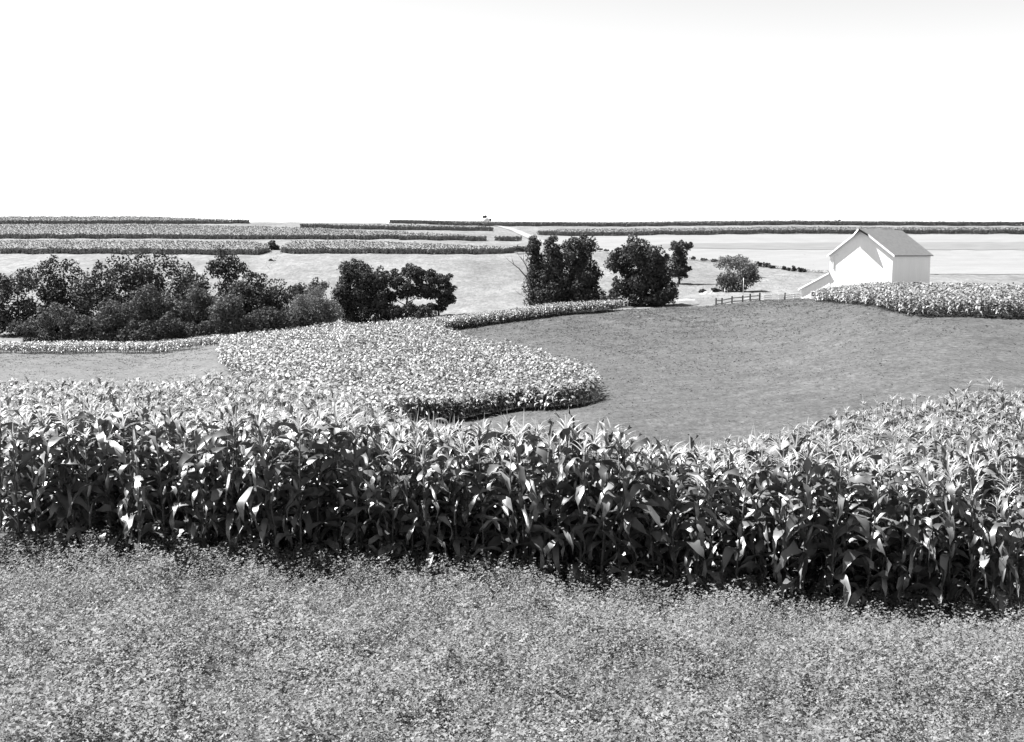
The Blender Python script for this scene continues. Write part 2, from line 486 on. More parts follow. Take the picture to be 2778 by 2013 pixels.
def soil_poly(name, poly, off, step=1.2):
    pa = np.array(poly)
    xs = np.arange(pa[:, 0].min(), pa[:, 0].max(), step); ys = np.arange(pa[:, 1].min(), pa[:, 1].max(), step)
    X, Y = np.meshgrid(xs, ys, indexing='ij')
    ok = in_poly(np.stack([X.ravel(), Y.ravel()], 1), poly).reshape(X.shape)
    V = np.column_stack([X.ravel(), Y.ravel(), ground(X.ravel(), Y.ravel()) + off])
    i, j = np.meshgrid(np.arange(len(xs) - 1), np.arange(len(ys) - 1), indexing='ij')
    k = ok[i, j] & ok[i + 1, j] & ok[i, j + 1] & ok[i + 1, j + 1]
    a = (i * len(ys) + j)[k]
    link(name, mesh_np(name, V, np.stack([a, a + len(ys), a + len(ys) + 1, a + 1], 1), [M['soil']], smooth=True), kind="structure")

def plants(name, protos, P, s0=.9, s1=1.1, mats=None):
    return scatter(name, protos, P, rng.uniform(0, 6.28, len(P)), rng.uniform(s0, s1, len(P)), mats or CORN_MATS, .05)

# near strip: soil, three front rows as individuals further below, the rest as one mass
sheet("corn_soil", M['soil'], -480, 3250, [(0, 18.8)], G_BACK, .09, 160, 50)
ROW, INROW = .85, .34
P = corn_points(-110, 2890, [(0, G_FRONT_Y + 5 * ROW)], G_BACK, ROW, .3, .07)
P = P[rng.random(len(P)) < np.clip(1.25 - (P[:, 1] - 19) / 60, .55, 1)]
nearP = P[:, 1] < G_FRONT_Y + 9 * ROW
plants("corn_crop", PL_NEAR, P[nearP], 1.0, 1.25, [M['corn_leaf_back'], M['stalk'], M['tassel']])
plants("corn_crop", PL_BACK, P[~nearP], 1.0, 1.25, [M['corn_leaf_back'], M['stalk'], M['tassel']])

# middle field and strips
E_POLY = [(622, 108), (598, 128), (600, 174), (780, 178), (1000, 183), (1190, 190),
          (1185, 183), (1215, 168), (1260, 155), (1330, 143), (1400, 132), (1460, 123), (1520, 114), (1575, 105), (1612, 97),
          (1624, 91), (1615, 85.5), (1590, 82), (1540, 81), (1400, 86), (1300, 85), (1160, 82), (1060, 79), (1000, 72), (880, 66), (760, 74)]
P, poly = corn_patch(E_POLY, .9, .48)
nz = np.sin(P[:, 0] * .9 + 2 * np.sin(P[:, 1] * .31)) * np.sin(P[:, 1] * .55 + 1.5 * np.sin(P[:, 0] * .4))
P = P[rng.random(len(P)) < .93 + .22 * nz]
nz = np.sin(P[:, 0] * .5 + 2 * np.sin(P[:, 1] * .13)) * np.sin(P[:, 1] * .22)
P[:, 2] += .18 * nz + rng.normal(0, .1, len(P)) - .12
plants("corn_crop", PL_MID, P)
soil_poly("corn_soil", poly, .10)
D_POLY = [(1172, 181), (1185, 192), (1300, 198), (1450, 202), (1600, 207), (1690, 209), (1675, 204), (1600, 200), (1500, 195), (1400, 190), (1300, 187), (1200, 182)]
P, poly = corn_patch(D_POLY, .8, .28)
plants("corn_crop", PL_MID, P)
soil_poly("corn_soil", poly, .10)
EF_POLY = [(1624, 91), (1615, 85.5), (1590, 82), (1540, 81), (1400, 86), (1300, 85), (1160, 82), (1060, 79), (1060, 81), (1160, 84), (1300, 87), (1400, 88), (1540, 83.3), (1585, 84.3), (1608, 88)]
P, poly = corn_patch(EF_POLY, .6, .3)
plants("corn_crop", PL_MID, P)
F_POLY = [(-150, 178), (390, 180), (560, 181), (600, 178), (602, 190), (390, 192), (-150, 190)]
P, poly = corn_patch(F_POLY, .9, .5)
plants("corn_crop", PL_MID, P, .85, 1.0)
R_POLY = [(2206, 180), (2270, 158), (2330, 138), (2388, 121), (2480, 110), (2650, 103), (2900, 100), (2900, 122), (2600, 138), (2420, 162), (2250, 188)]
P, poly = corn_patch(R_POLY, .95, .42)
plants("corn_crop", PL_MID, P)
soil_poly("corn_soil", poly, .10)

# far contour strips: leafy canopy clumps
def clump_proto(r, face):
    V, Fc, va = [], [], []
    n = 9 if face else 7
    for k in range(n):
        top = k < (1 if face else 6)
        h = r.uniform(1.9, 2.2) if top else (r.uniform(.15, 1.95) if face else r.uniform(.9, 1.9))
        a = r.uniform(0, 6.28); R = r.uniform(0, .6)
        c = np.array([R * math.cos(a), R * math.sin(a), h])
        nr = r.normal(size=3) * (.25 if top else .4) + (np.array([0, 0, 1.1]) if top else np.array([.2, -1.0, -.25])); nr /= np.linalg.norm(nr)
        d = np.cross(nr, r.normal(size=3)); d /= np.linalg.norm(d); e = np.cross(nr, d)
        s = r.uniform(.2, .36) if not face else r.uniform(.28, .45)
        V += [c - d * s - e * s * .6, c + d * s - e * s * .5, c + d * s * .8 + e * s * .7, c - d * s * .9 + e * s * .6]
        Fc.append((4 * k, 4 * k + 1, 4 * k + 2, 4 * k + 3)); va += [r.uniform(0, 1)] * 4
    return np.array(V), np.array(Fc), np.zeros(n, int), np.array(va)
CLF = [clump_proto(r1, True) for _ in range(16)]
CL = [clump_proto(r1, False) for _ in range(16)]
STRIPS = [
    (-120, 732, [(-120, 430), (390, 430), (700, 428), (732, 440)], [(-120, 480), (390, 480), (690, 478), (732, 450)]),
    (768, 1392, [(768, 436), (800, 431), (1200, 430), (1350, 436), (1392, 446)], [(768, 446), (800, 478), (1000, 478), (1200, 462), (1392, 450)]),
    (1392, 1440, [(1392, 452), (1440, 452)], [(1392, 456), (1440, 456)]),
    (-120, 1085, [(-120, 516), (390, 517), (700, 516), (1000, 520), (1085, 526)], [(-120, 598), (600, 598), (800, 580), (1000, 556), (1085, 550)]),
    (1085, 1318, [(1085, 520), (1318, 517)], [(1085, 550), (1200, 538), (1318, 522)]),
    (1342, 1412, [(1342, 522), (1412, 524)], [(1342, 524), (1412, 528)]),
    (820, 1338, [(820, 616), (1000, 600), (1338, 598)], [(820, 618), (1000, 616), (1250, 612), (1338, 602)]),
    (1060, 1312, [(1060, 690), (1200, 668), (1312, 656)], [(1060, 700), (1312, 692)]),
    (1312, 2880, [(1312, 648), (2880, 648)], [(1312, 694), (2880, 694)]),
    (1458, 2880, [(1458, 572), (1540, 562), (1700, 559), (1790, 568), (1860, 562), (2000, 566), (2880, 566)], [(1458, 576), (1560, 588), (2880, 592)]),
    (-120, 682, [(-120, 643), (390, 645), (682, 662)], [(-120, 698), (390, 696), (682, 668)]),
]
for u0, u1, f, b in STRIPS:
    us = np.linspace(u0, u1, 50)
    sheet("corn_soil", M['soil'], u0, u1, f, b, .2, 60, 8)
    fi = np.column_stack([us, np.minimum(curve(f, us) + 2.2, curve(b, us) - .6)]); bi = np.column_stack([us, np.maximum(curve(b, us) - .8, curve(f, us) + 1)])
    cs = sheet("corn_strip_canopy", M['canopy'], u0, u1, fi, bi, 1.65, 160, 16)
    cs["kind"] = "stuff"
    # dense leafy face, thinner canopy behind it
    Pf = corn_points(u0, u1, f, np.column_stack([us, np.minimum(curve(f, us) + 3, curve(b, us))]), 1.2, .6, .25)
    Pb = corn_points(u0, u1, np.column_stack([us, np.minimum(curve(f, us) + 3.2, curve(b, us))]), b, 1.9, 1.2, .5)
    two = [scatter("corn_strip", pr, Q, rng.uniform(-.5, .5, len(Q)), rng.uniform(.9, 1.12, len(Q)), [M['corn_far']], 0) for pr, Q in ((CLF, Pf), (CL, Pb)) if len(Q)]
    two[0].name = "corn_strip_edge"

# ------------------------------------------------------------------ clover in the foreground, tufts on the hay field
def clover_proto(r, h, n=12, ls=.02):
    V, Fc, va = [], [], []
    bend = r.normal(0, .25, 2)
    k = 0
    for i in range(n):
        q = .35 + .65 * (i + r.uniform(0, 1)) / n
        a = i * 2.4 + r.uniform(-.5, .5)
        c = np.array([bend[0] * h * q * q, bend[1] * h * q * q, h * q])
        out = np.array([math.cos(a), math.sin(a), 0])
        R = r.uniform(.01, .055) * (1.2 - .6 * q)
        c = c + out * R
        for da in (-1.1, 0, 1.1) if i % 2 else (-.7, .7):
            d = np.array([math.cos(a + da), math.sin(a + da), r.uniform(-.6, .9)])
            d /= np.linalg.norm(d)
            e = np.cross(d, np.array([0, 0, 1]) + r.normal(size=3) * .35); e /= np.linalg.norm(e)
            L = ls * r.uniform(.9, 1.5); w = L * .38
            V += [c, c + d * L + e * w, c + d * L * .9 - e * w]
            Fc.append((k, k + 1, k + 2)); va += [r.uniform(0, 1)] * 3; k += 3
    return np.array(V), np.array(Fc), np.zeros(len(Fc), int), np.array(va)
CLV = [clover_proto(r1, r1.uniform(.28, .46), 14, .0235) for _ in range(14)]
CLV_TALL = [clover_proto(r1, r1.uniform(.5, .75), 20, .024) for _ in range(8)]
n = 18500
uu = rng.uniform(-140, 2920, n); yy = np.sqrt(rng.uniform(7.4 ** 2, 18.9 ** 2, n))
xx = t_of_u(uu) * yy
dens = .5 + .5 * np.sin(xx * 1.9 + 2 * np.sin(yy * 1.3)) * np.sin(yy * 2.3 + xx * .7)
keep = rng.random(n) < .55 + .45 * dens
xx, yy = xx[keep], yy[keep]
P = np.column_stack([xx, yy, ground(xx, yy)])
hv = .95 + .35 * np.sin(P[:, 0] * 2.7 + 1.7 * np.sin(P[:, 1] * 2.1)) * np.sin(P[:, 1] * 3.1 + 1.4 * np.sin(P[:, 0] * 1.3))
scatter("clover_crop", CLV, P, rng.uniform(0, 6.28, len(P)), hv * rng.uniform(.65, 1.35, len(P)), [M['clover']], .12, smooth=False, vj=.6)
n = 1700
xx = t_of_u(rng.uniform(-140, 2920, n)) * 18.6; yy = 18.75 - np.abs(rng.normal(0, .45, n))
P = np.column_stack([xx, yy, ground(xx, yy)])
P = P[rng.random(n) < .45 + .55 * np.sin(P[:, 0] * 2.1 + np.sin(P[:, 0] * .8) * 2) ** 2]
scatter("clover_crop", CLV_TALL, P, rng.uniform(0, 6.28, len(P)), rng.uniform(.6, 1.1, len(P)), [M['clover']], .1, smooth=False)

def tuft_proto(r, n=4, s=.12):
    V, Fc, va = [], [], []
    for k in range(n):
        a = r.uniform(0, 6.28); R = r.uniform(0, .22)
        c = np.array([R * math.cos(a), R * math.sin(a), r.uniform(.01, .06)])
        nr = r.normal(size=3) * .3 + np.array([0, 0, 1.0]); nr /= np.linalg.norm(nr)
        d = np.cross(nr, r.normal(size=3)); d /= np.linalg.norm(d); e = np.cross(nr, d)
        q = s * r.uniform(.6, 1.2)
        V += [c - d * q, c + e * q * .6, c + d * q, c - e * q * .6]; Fc.append((4 * k, 4 * k + 1, 4 * k + 2, 4 * k + 3)); va += [r.uniform(0, 1)] * 4
    return np.array(V), np.array(Fc), np.zeros(n, int), np.array(va)
TF = [tuft_proto(r1) for _ in range(14)]
def hay_proto(r, n=2):
    V, Fc, va = [], [], []
    for k in range(n):
        a = r.uniform(0, 6.28); R = r.uniform(0, .3)
        c = np.array([R * math.cos(a), R * math.sin(a), r.uniform(.02, .045)])
        nr = r.normal(size=3) * .25 + np.array([-.1, 0, .95]); nr /= np.linalg.norm(nr)
        d = np.cross(nr, r.normal(size=3)); d /= np.linalg.norm(d); e = np.cross(nr, d)
        q = r.uniform(.06, .13)
        V += [c - d * q, c + e * q * .7, c + d * q, c - e * q * .7]; Fc.append((4 * k, 4 * k + 1, 4 * k + 2, 4 * k + 3)); va += [r.uniform(0, 1)] * 4
    return np.array(V), np.array(Fc), np.zeros(n, int), np.array(va)
HAY = [hay_proto(r1) for _ in range(14)]
def field_tufts(name, u0, u1, y0, y1, n, m, s0, s1, back=None, exclude=()):
    u = rng.uniform(u0, u1, n); y = np.sqrt(rng.uniform(y0 ** 2, y1 ** 2, n))
    if back is not None:
        k = y < curve(back, u); u, y = u[k], y[k]
    x = t_of_u(u) * y
    P = np.column_stack([x, y, ground(x, y) + .03])
    for ex in exclude:
        P = P[~in_poly(P, ex)]
    k = rng.random(len(P)) < .55 + .45 * np.sin(P[:, 0] * .5 + 2 * np.sin(P[:, 1] * .23)) * np.sin(P[:, 1] * .4 + P[:, 0] * .2)
    P = P[k]
    scatter(name, HAY, P, rng.uniform(0, 6.28, len(P)), rng.uniform(s0, s1, len(P)) * np.clip(P[:, 1] / 100, .5, 2), [m], 0, smooth=False, vj=.6)
EW = [[(float(t_of_u(u)) * Y, Y) for u, Y in q] for q in (E_POLY, D_POLY)]
field_tufts("hay_crop", 1050, 2950, 34, 213, 50000, M['tuft'], .6, 1.3, CREST, EW)
field_tufts("meadow_grass", -150, 660, 72, 178, 9000, M['tuft'], .5, 1.0, None, EW)
field_tufts("pasture_grass", 300, 2300, 215, 420, 6000, M['pasture_tuft'], .4, .8)

# ------------------------------------------------------------------ trees
def crown_geo(lobes, n, size, r, sub=12, flat=.0, shell=.45, droop=0.0):
    """leaf-sized faces on a two-level cloud of lobes: list of (cx,cy,cz,rx,ry,rz)."""
    S, w = [], []
    for (cx, cy, cz, rx, ry, rz) in lobes:
        d = r.normal(size=(sub, 3)); d /= np.linalg.norm(d, axis=1)[:, None]
        c = np.array([cx, cy, cz]) + d * np.array([rx, ry, rz]) * r.uniform(.45, .98, (sub, 1))
        k = r.uniform(.25, .5, sub) * min(rx, rz) ** .5 * ((rx * ry * rz) ** (1 / 6))
        for i in range(sub):
            S.append((*c[i], k[i], k[i] * (1 - flat))); w.append(k[i] ** 2)
        S.append((cx, cy, cz, min(rx, ry) * .6, rz * .6)); w.append((min(rx, ry) * .6) ** 2 * .8)
    S = np.array(S); w = np.array(w) / np.sum(w)
    pk = r.choice(len(S), n, p=w)
    d = r.normal(size=(n, 3)); d[:, 2] += .25; d /= np.linalg.norm(d, axis=1)[:, None]
    rad = r.uniform(shell, 1.05, n) ** .6 * np.where(r.random(n) < .08, 1.25, 1)
    P = S[pk, :3] + d * np.stack([S[pk, 3], S[pk, 3], S[pk, 4]], 1) * rad[:, None]
    nr = d * 1.0 + r.normal(size=(n, 3)) * .75; nr /= np.linalg.norm(nr, axis=1)[:, None]
    e = np.cross(nr, r.normal(size=(n, 3))); e /= np.linalg.norm(e, axis=1)[:, None]
    f = np.cross(nr, e)
    if droop:
        e = e * (1 - droop) + np.array([0, 0, -1.]) * droop
    s = size * r.uniform(.6, 1.3, (n, 1))
    V = np.stack([P - e * s, P + f * s * .55, P + e * s, P - f * s * .55], 1).reshape(-1, 3)
    Fc = np.arange(4 * n).reshape(-1, 4)
    var = np.repeat(np.clip(.5 * r.random(n) + .5 * r.random(len(S))[pk], 0, 1), 4)
    return V, Fc, var

tree_seed = [100]
def tree(name, label, cat, u, Y, lobes_px, m, n=4500, size=.30, vbase=None, trunk=.28, sub=12, group=None, flat=0., limbs=True, shell=.45, droop=0., lean=0, bark='bark', skirt=False):
    """lobes_px: (u, v, half width px, half height px[, depth offset m]) in the picture's measure at distance Y; turned into metres here."""
    tree_seed[0] += 1
    r = np.random.default_rng(tree_seed[0])
    x0 = float(t_of_u(u)) * Y
    z0 = float(ground(x0, Y)) - .1
    k = Y / F
    L = []
    for lb in lobes_px:
        lu, lv, ru, rv = lb[:4]
        dy = lb[4] if len(lb) > 4 else 0
        L.append(((lu - CX) * k - x0, dy, float(s_of_v(lv)) * Y - z0, ru * k, ru * k * .95, rv * k))
    if skirt:
        wid = max(q[3] for q in L); hh = max(q[2] for q in L)
        for sx in (-.75, 0, .75):
            L.append((sx * wid, -.5, hh * .16, wid * .7, wid * .65, hh * .24))
    root = bpy.data.objects.new(name, None); COL.objects.link(root)
    root.location = (x0, Y, z0); root["label"] = label; root["category"] = cat
    root.empty_display_size = .5
    if group: root["group"] = group
    top = max(L, key=lambda q: q[2])
    B = Box()
    hx, hz = top[0], top[2]
    B.tube([(0, 0, -.4), (hx * .15 + lean, 0, hz * .3), (hx * .5, .1, hz * .65), (hx, top[1], hz)], [trunk * 1.25, trunk, trunk * .65, trunk * .2], 7)
    link("trunk", B.mesh("trunk", M[bark], True), root)
    if limbs:
        for q in L:
            if q is top: continue
            B = Box()
            sz = min(q[2] * .6, hz * .5)
            B.tube([(hx * .3 * sz / hz, 0, sz), ((q[0] + hx * .3) * .55, q[1] * .5, sz * .45 + q[2] * .5), (q[0], q[1], q[2] + q[5] * .3)], [trunk * .55, trunk * .4, trunk * .12], 5)
            link("limb", B.mesh("limb", M[bark], True), root)
    V, Fc, var = crown_geo(L, int(n * 1.3), size * 1.15, r, int(sub * 1.7), flat, shell, droop)
    V[:, 2] = np.maximum(V[:, 2], .02)
    link("crown", mesh_np("crown", V, Fc, [m], None, var), root)
    return root

g1 = "trees of the dense wood along the creek"
tree("broadleaf_tree", "large round dark tree at the back of the creek wood", "tree", 455, 264, [(440, 738, 75, 52), (400, 780, 75, 65), (505, 785, 62, 55), (360, 745, 65, 55), (450, 850, 105, 65)], M['tree'], 10000, .33, group=g1, skirt=True)
tree("broadleaf_tree", "shoulder high dark tree beside the large round one", "tree", 535, 259, [(528, 768, 40, 38), (550, 805, 45, 45), (520, 845, 65, 50)], M['tree'], 5000, .30, group=g1, skirt=True)
tree("broadleaf_tree", "tall tree rising on a narrow neck above the creek wood", "tree", 618, 266, [(612, 714, 42, 34), (642, 742, 32, 34), (588, 728, 26, 28), (618, 778, 36, 44), (610, 840, 60, 50)], M['tree'], 6500, .30, group=g1, skirt=True)
tree("broadleaf_tree", "darkest tree at the right end of the creek wood", "tree", 705, 257, [(688, 766, 38, 30), (700, 815, 66, 58), (748, 805, 48, 50), (720, 870, 95, 55)], M['tree'], 9500, .30, group=g1, skirt=True)
tree("broadleaf_tree", "small dark tree crowding against the darkest tree", "tree", 655, 254, [(655, 800, 46, 38), (640, 855, 60, 50)], M['tree'], 4500, .30, group=g1, skirt=True)
g2 = "pale bushy trees fronting the creek wood"
tree("bushy_tree", "pale bushy tree in front of the large round tree", "tree", 425, 243, [(420, 818, 50, 38), (385, 850, 50, 50), (460, 860, 50, 46), (420, 905, 80, 40)], M['tree_light'], 7500, .28, group=g2, skirt=True)
tree("bushy_tree", "pale bushy tree in front of the tall necked tree", "tree", 540, 246, [(530, 802, 46, 36), (510, 850, 50, 46), (575, 850, 46, 46), (540, 895, 75, 45)], M['tree_light'], 7000, .28, group=g2, skirt=True)
tree("bushy_tree", "low pale bush spilling over the far corn strip", "tree", 620, 240, [(620, 832, 46, 36), (600, 885, 65, 45), (655, 890, 50, 40)], M['tree_light'], 5000, .28, group=g2, skirt=True)
tree("bushy_tree", "lowest dark bush at the foot of the creek wood", "tree", 470, 235, [(450, 895, 60, 36), (530, 900, 60, 34), (380, 910, 60, 32)], M['tree'], 6500, .27, group=g1, skirt=True)
tree("broadleaf_tree", "dark tree at the foot of the wood behind tall corn", "tree", 710, 246, [(680, 885, 65, 38), (760, 872, 60, 40), (840, 868, 55, 34)], M['tree'], 7000, .28, group=g1, skirt=True)
tree("open_crowned_tree", "thin crowned tree behind the pale willow bush", "tree", 838, 275, [(815, 790, 34, 28), (858, 785, 34, 28), (845, 818, 45, 32)], M['tree_light'], 3200, .28)
tree("willow_bush", "pale feathery willow bush between two dark tree groups", "bush", 852, 252, [(850, 822, 46, 40), (812, 842, 34, 38), (892, 842, 34, 38), (852, 865, 70, 30)], M['willow'], 9500, .22, trunk=.12, sub=18, droop=.45)
g3 = "tree group standing in front of the pale pasture"
tree("broadleaf_tree", "tall dark tree at the left of the pasture group", "tree", 955, 258, [(950, 732, 36, 30), (985, 752, 42, 38), (935, 785, 32, 42), (975, 805, 58, 50), (955, 855, 62, 42)], M['tree'], 9500, .29, group=g3)
tree("broadleaf_tree", "dark tree leaning on the tallest of the pasture group", "tree", 1022, 256, [(1022, 758, 40, 36), (1015, 810, 46, 46), (1030, 850, 48, 36)], M['tree'], 6000, .28, group=g3)
tree("layered_tree", "flat layered tree with its trunk showing in gaps", "tree", 1100, 260, [(1070, 752, 36, 22), (1120, 738, 46, 22), (1150, 765, 44, 22), (1095, 780, 50, 22), (1140, 795, 42, 18), (1062, 805, 32, 22)], M['tree'], 6200, .27, sub=10, flat=.3, group=g3, trunk=.26)
tree("layered_tree", "low layered tree at the open right end of the group", "tree", 1190, 258, [(1190, 755, 38, 22), (1208, 785, 32, 20), (1170, 795, 40, 22), (1212, 815, 34, 16), (1185, 835, 34, 14)], M['tree'], 5500, .27, sub=10, flat=.3, group=g3, trunk=.24)
tree("layered_tree", "small undergrowth tree below the layered trees", "tree", 1110, 254, [(1070, 852, 42, 24), (1150, 846, 40, 20), (1115, 838, 30, 18)], M['tree'], 3800, .26, sub=10, group=g3, trunk=.14)
g4 = "upright poplars by the dead leaning trunks"
tree("poplar_tree", "slender poplar beside the dead leaning trunks", "tree", 1465, 258, [(1449, 664, 18, 26), (1449, 700, 24, 34), (1456, 745, 34, 42), (1466, 795, 40, 46), (1472, 832, 38, 28)], M['tree'], 8000, .27, group=g4, sub=16, limbs=False)
tree("poplar_tree", "poplar with a split top between its two neighbours", "tree", 1504, 256, [(1493, 664, 18, 26), (1510, 682, 16, 24), (1498, 712, 36, 32), (1486, 745, 36, 38), (1518, 752, 38, 42), (1500, 798, 52, 44), (1500, 830, 46, 28)], M['tree'], 9500, .27, group=g4, sub=16, limbs=False)
tree("poplar_tree", "broadest poplar with a ragged top and lower bulge", "tree", 1578, 257, [(1550, 666, 26, 30), (1588, 664, 28, 32), (1568, 705, 46, 38), (1574, 752, 54, 44), (1610, 752, 24, 30), (1578, 800, 60, 44), (1550, 812, 42, 36), (1606, 810, 32, 34)], M['tree'], 14000, .27, group=g4, sub=16, limbs=False)
tree("spreading_tree", "broad spreading tree beside the pasture lane", "tree", 1738, 255, [(1722, 686, 52, 38), (1688, 712, 42, 32), (1765, 710, 46, 38), (1740, 755, 64, 46), (1788, 748, 38, 38), (1705, 775, 34, 42), (1800, 795, 42, 40), (1740, 810, 62, 34), (1672, 694, 20, 18), (1662, 722, 18, 14), (1802, 704, 14, 18)], M['tree'], 15000, .28, sub=13)
tree("sapling_tree", "pale sapling leaning at the foot of the spreading tree", "tree", 1668, 250, [(1672, 770, 11, 22), (1660, 800, 18, 18), (1642, 812, 14, 12)], M['tree_light'], 1500, .24, trunk=.08)
tree("dark_shrub", "black low shrub under the right side of the spreading tree", "shrub", 1800, 250, [(1800, 805, 30, 20), (1770, 815, 26, 14)], M['tree'], 3000, .26, trunk=.08)
tree("round_shrub", "small pale shrub at the edge of the spreading tree", "shrub", 1826, 252, [(1827, 793, 8, 11)], M['tree_light'], 450, .22, trunk=.06)
tree("lone_tree", "lone tree with a narrow waist and bare trunk on the pasture", "tree", 1841, 312, [(1846, 667, 30, 15), (1834, 674, 20, 15), (1842, 698, 21, 18), (1842, 724, 27, 20), (1840, 744, 31, 13), (1868, 728, 9, 6)], M['tree'], 5200, .27, trunk=.3, limbs=False)
tree("spreading_shrub", "wide pale shrub casting a long shadow on the pasture", "shrub", 1995, 286, [(2005, 758, 40, 24), (1968, 760, 32, 20), (2042, 752, 30, 20), (1985, 780, 42, 16), (2025, 738, 26, 18)], M['tree_light'], 4000, .25, trunk=.14, sub=14)
tree("thin_tree", "thin hazy tree behind the wide pale shrub", "tree", 1985, 332, [(1970, 714, 30, 22), (2005, 712, 32, 20), (2036, 728, 22, 16)], M['willow'], 2400, .24, trunk=.14, sub=14)
g5 = "low shrubs along the stubble field's edge"
for (u, Y, w, h, lab, mm) in [
    (1877, 401, 6, 7, "single dot shaped shrub beyond the lone tree", 'tree'),
    (1905, 397, 12, 5, "low shrub just past the lone tree on the stubble edge", 'shrub'), (1935, 392, 14, 6, "flat brush left of the thin hazy tree", 'shrub'),
    (1962, 388, 12, 6, "flat brush behind the thin hazy tree", 'shrub'), (2056, 374, 8, 11, "upright dark shrub right of the thin hazy tree", 'tree'),
    (2076, 372, 11, 11, "roundest dark shrub on the stubble edge", 'tree'), (2090, 366, 10, 7, "low shrub below the roundest dark shrub", 'shrub'),
    (2122, 358, 7, 7, "small round shrub midway along the stubble edge", 'shrub'), (2134, 356, 7, 6, "smaller grey shrub beside the midway round shrub", 'shrub'),
    (2150, 354, 7, 10, "ragged upright grey shrub on the stubble edge", 'shrub'), (2172, 350, 11, 10, "dark shrub nearest the barn on the stubble edge", 'tree'),
    (1625, 455, 8, 4, "low brush between the poplars and the spreading tree", 'shrub'), (1643, 444, 8, 4, "low brush left of the spreading tree's crown", 'shrub')]:
    vb = VH - float(ground(t_of_u(u) * Y, Y)) / Y * F
    tree("hedge_shrub", lab, "shrub", u, Y, [(u, vb - h * .55, w, h * .75), (u + w * .5, vb - h * .4, w * .6, h * .5)], M[mm], 420, .24, trunk=.05, group=g5, limbs=False, sub=7)
tree("gully_bush", "dark bush in the gap between two far corn strips", "bush", 742, 450, [(740, 665, 16, 11), (752, 671, 12, 9)], M['shrub'], 1100, .35, trunk=.1, limbs=False)
tree("gully_bush", "speck of brush in the gully below the corn gap", "bush", 745, 402, [(744, 712, 7, 6), (738, 706, 5, 4)], M['shrub'], 350, .26, trunk=.05, limbs=False)
tree("gully_bush", "low tangle of pale brush by the corn strip's end", "bush", 1405, 440, [(1402, 672, 12, 7), (1420, 676, 12, 6)], M['tree_light'], 700, .3, trunk=.05, limbs=False)
g6 = "trees of the wood's western run"
tree("broadleaf_tree", "dark tree where the creek wood runs on past the round tree", "tree", 290, 262, [(290, 760, 60, 50), (250, 810, 60, 55), (320, 830, 60, 60)], M['tree'], 6500, .32, group=g6, skirt=True)
tree("broadleaf_tree", "tall loose tree in the wood's western run", "tree", 170, 266, [(170, 740, 50, 45), (150, 800, 65, 55), (200, 840, 60, 50)], M['tree'], 6500, .32, group=g6, skirt=True)
tree("broadleaf_tree", "last dark tree of the wood's western run", "tree", 50, 262, [(50, 770, 60, 48), (20, 830, 70, 55), (100, 850, 60, 45)], M['tree'], 6500, .32, group=g6, skirt=True)
tree("bushy_tree", "pale bushy tree fronting the wood's western run", "tree", 300, 242, [(310, 850, 50, 40), (260, 880, 55, 38), (345, 885, 40, 34)], M['tree_light'], 5000, .28, group=g6, skirt=True)
tree("bushy_tree", "pale spreading bush at the wood's western end", "tree", 140, 242, [(150, 860, 60, 40), (90, 885, 60, 34), (210, 890, 45, 30)], M['tree_light'], 5000, .28, group=g6, skirt=True)

def weeds(name, n, ufun, s0, s1, m):
    u, y = ufun(n)
    x = t_of_u(u) * y
    P = np.column_stack([x, y, ground(x, y) - .1])
    scatter(name, CL, P, rng.uniform(0, 6.28, n), rng.uniform(s0, s1, n), [m], 0, smooth=False)
def _edge(n):
    u = rng.uniform(1600, 2270, n); return u, curve(HEDGE, u) - 1 + rng.normal(0, 1.2, n)
def _past(n):
    u = rng.uniform(1640, 2230, n); return u, rng.uniform(255, 345, n)
def _gully(n):
    q = rng.random(n); return 770 - 45 * q + rng.normal(0, 6, n), 440 - 70 * q
weeds("edge_brush", 650, _edge, .18, .5, M['shrub'])
weeds("pasture_weeds", 900, _past, .06, .26, M['shrub'])
weeds("gully_weeds", 90, _gully, .12, .35, M['shrub'])

# dead leaning trunks beside the poplars
def px(u, v, Y):
    return Vector((float(t_of_u(u)) * Y, Y, float(s_of_v(v)) * Y))
def dead(label, pts, r0):
    base = px(*pts[0])
    base.z = float(ground(base.x, base.y)) - .1
    root = bpy.data.objects.new("dead_tree", None); COL.objects.link(root)
    root.location = base; root["label"] = label; root["category"] = "tree"; root["group"] = "dead leaning trunks by the poplars"
    P = [Vector((0, 0, 0))] + [px(*p) - base for p in pts[1:]]
    B = Box(); B.tube(P, list(np.linspace(r0, r0 * .25, len(P))), 6)
    tr = link("trunk", B.mesh("trunk", M['deadwood'], True), root)
    a, b = P[-2], P[-1]
    for s in (-1, 1):
        B = Box(); m_ = a.lerp(b, .5)
        B.tube([m_, m_ + (b - a) * .35 + Vector((s * .5, .2, .4)), m_ + (b - a) * .6 + Vector((s * .9, .3, 1.0))], [r0 * .3, r0 * .2, r0 * .08], 5)
        link("branch", B.mesh("branch", M['deadwood'], True), root)
dead("long dead trunk leaning far out from the slender poplar", [(1452, 835, 257), (1443, 790, 257), (1432, 757, 257), (1408, 728, 256), (1380, 706, 255.5)], .3)
dead("shorter dead trunk leaning close beside the slender poplar", [(1455, 835, 258.5), (1440, 765, 258.5), (1428, 722, 258.5), (1412, 695, 258)], .26)
dead("low dead limb resting near the ground by the poplars", [(1458, 838, 254), (1450, 826, 254), (1430, 808, 254), (1405, 795, 254)], .16)

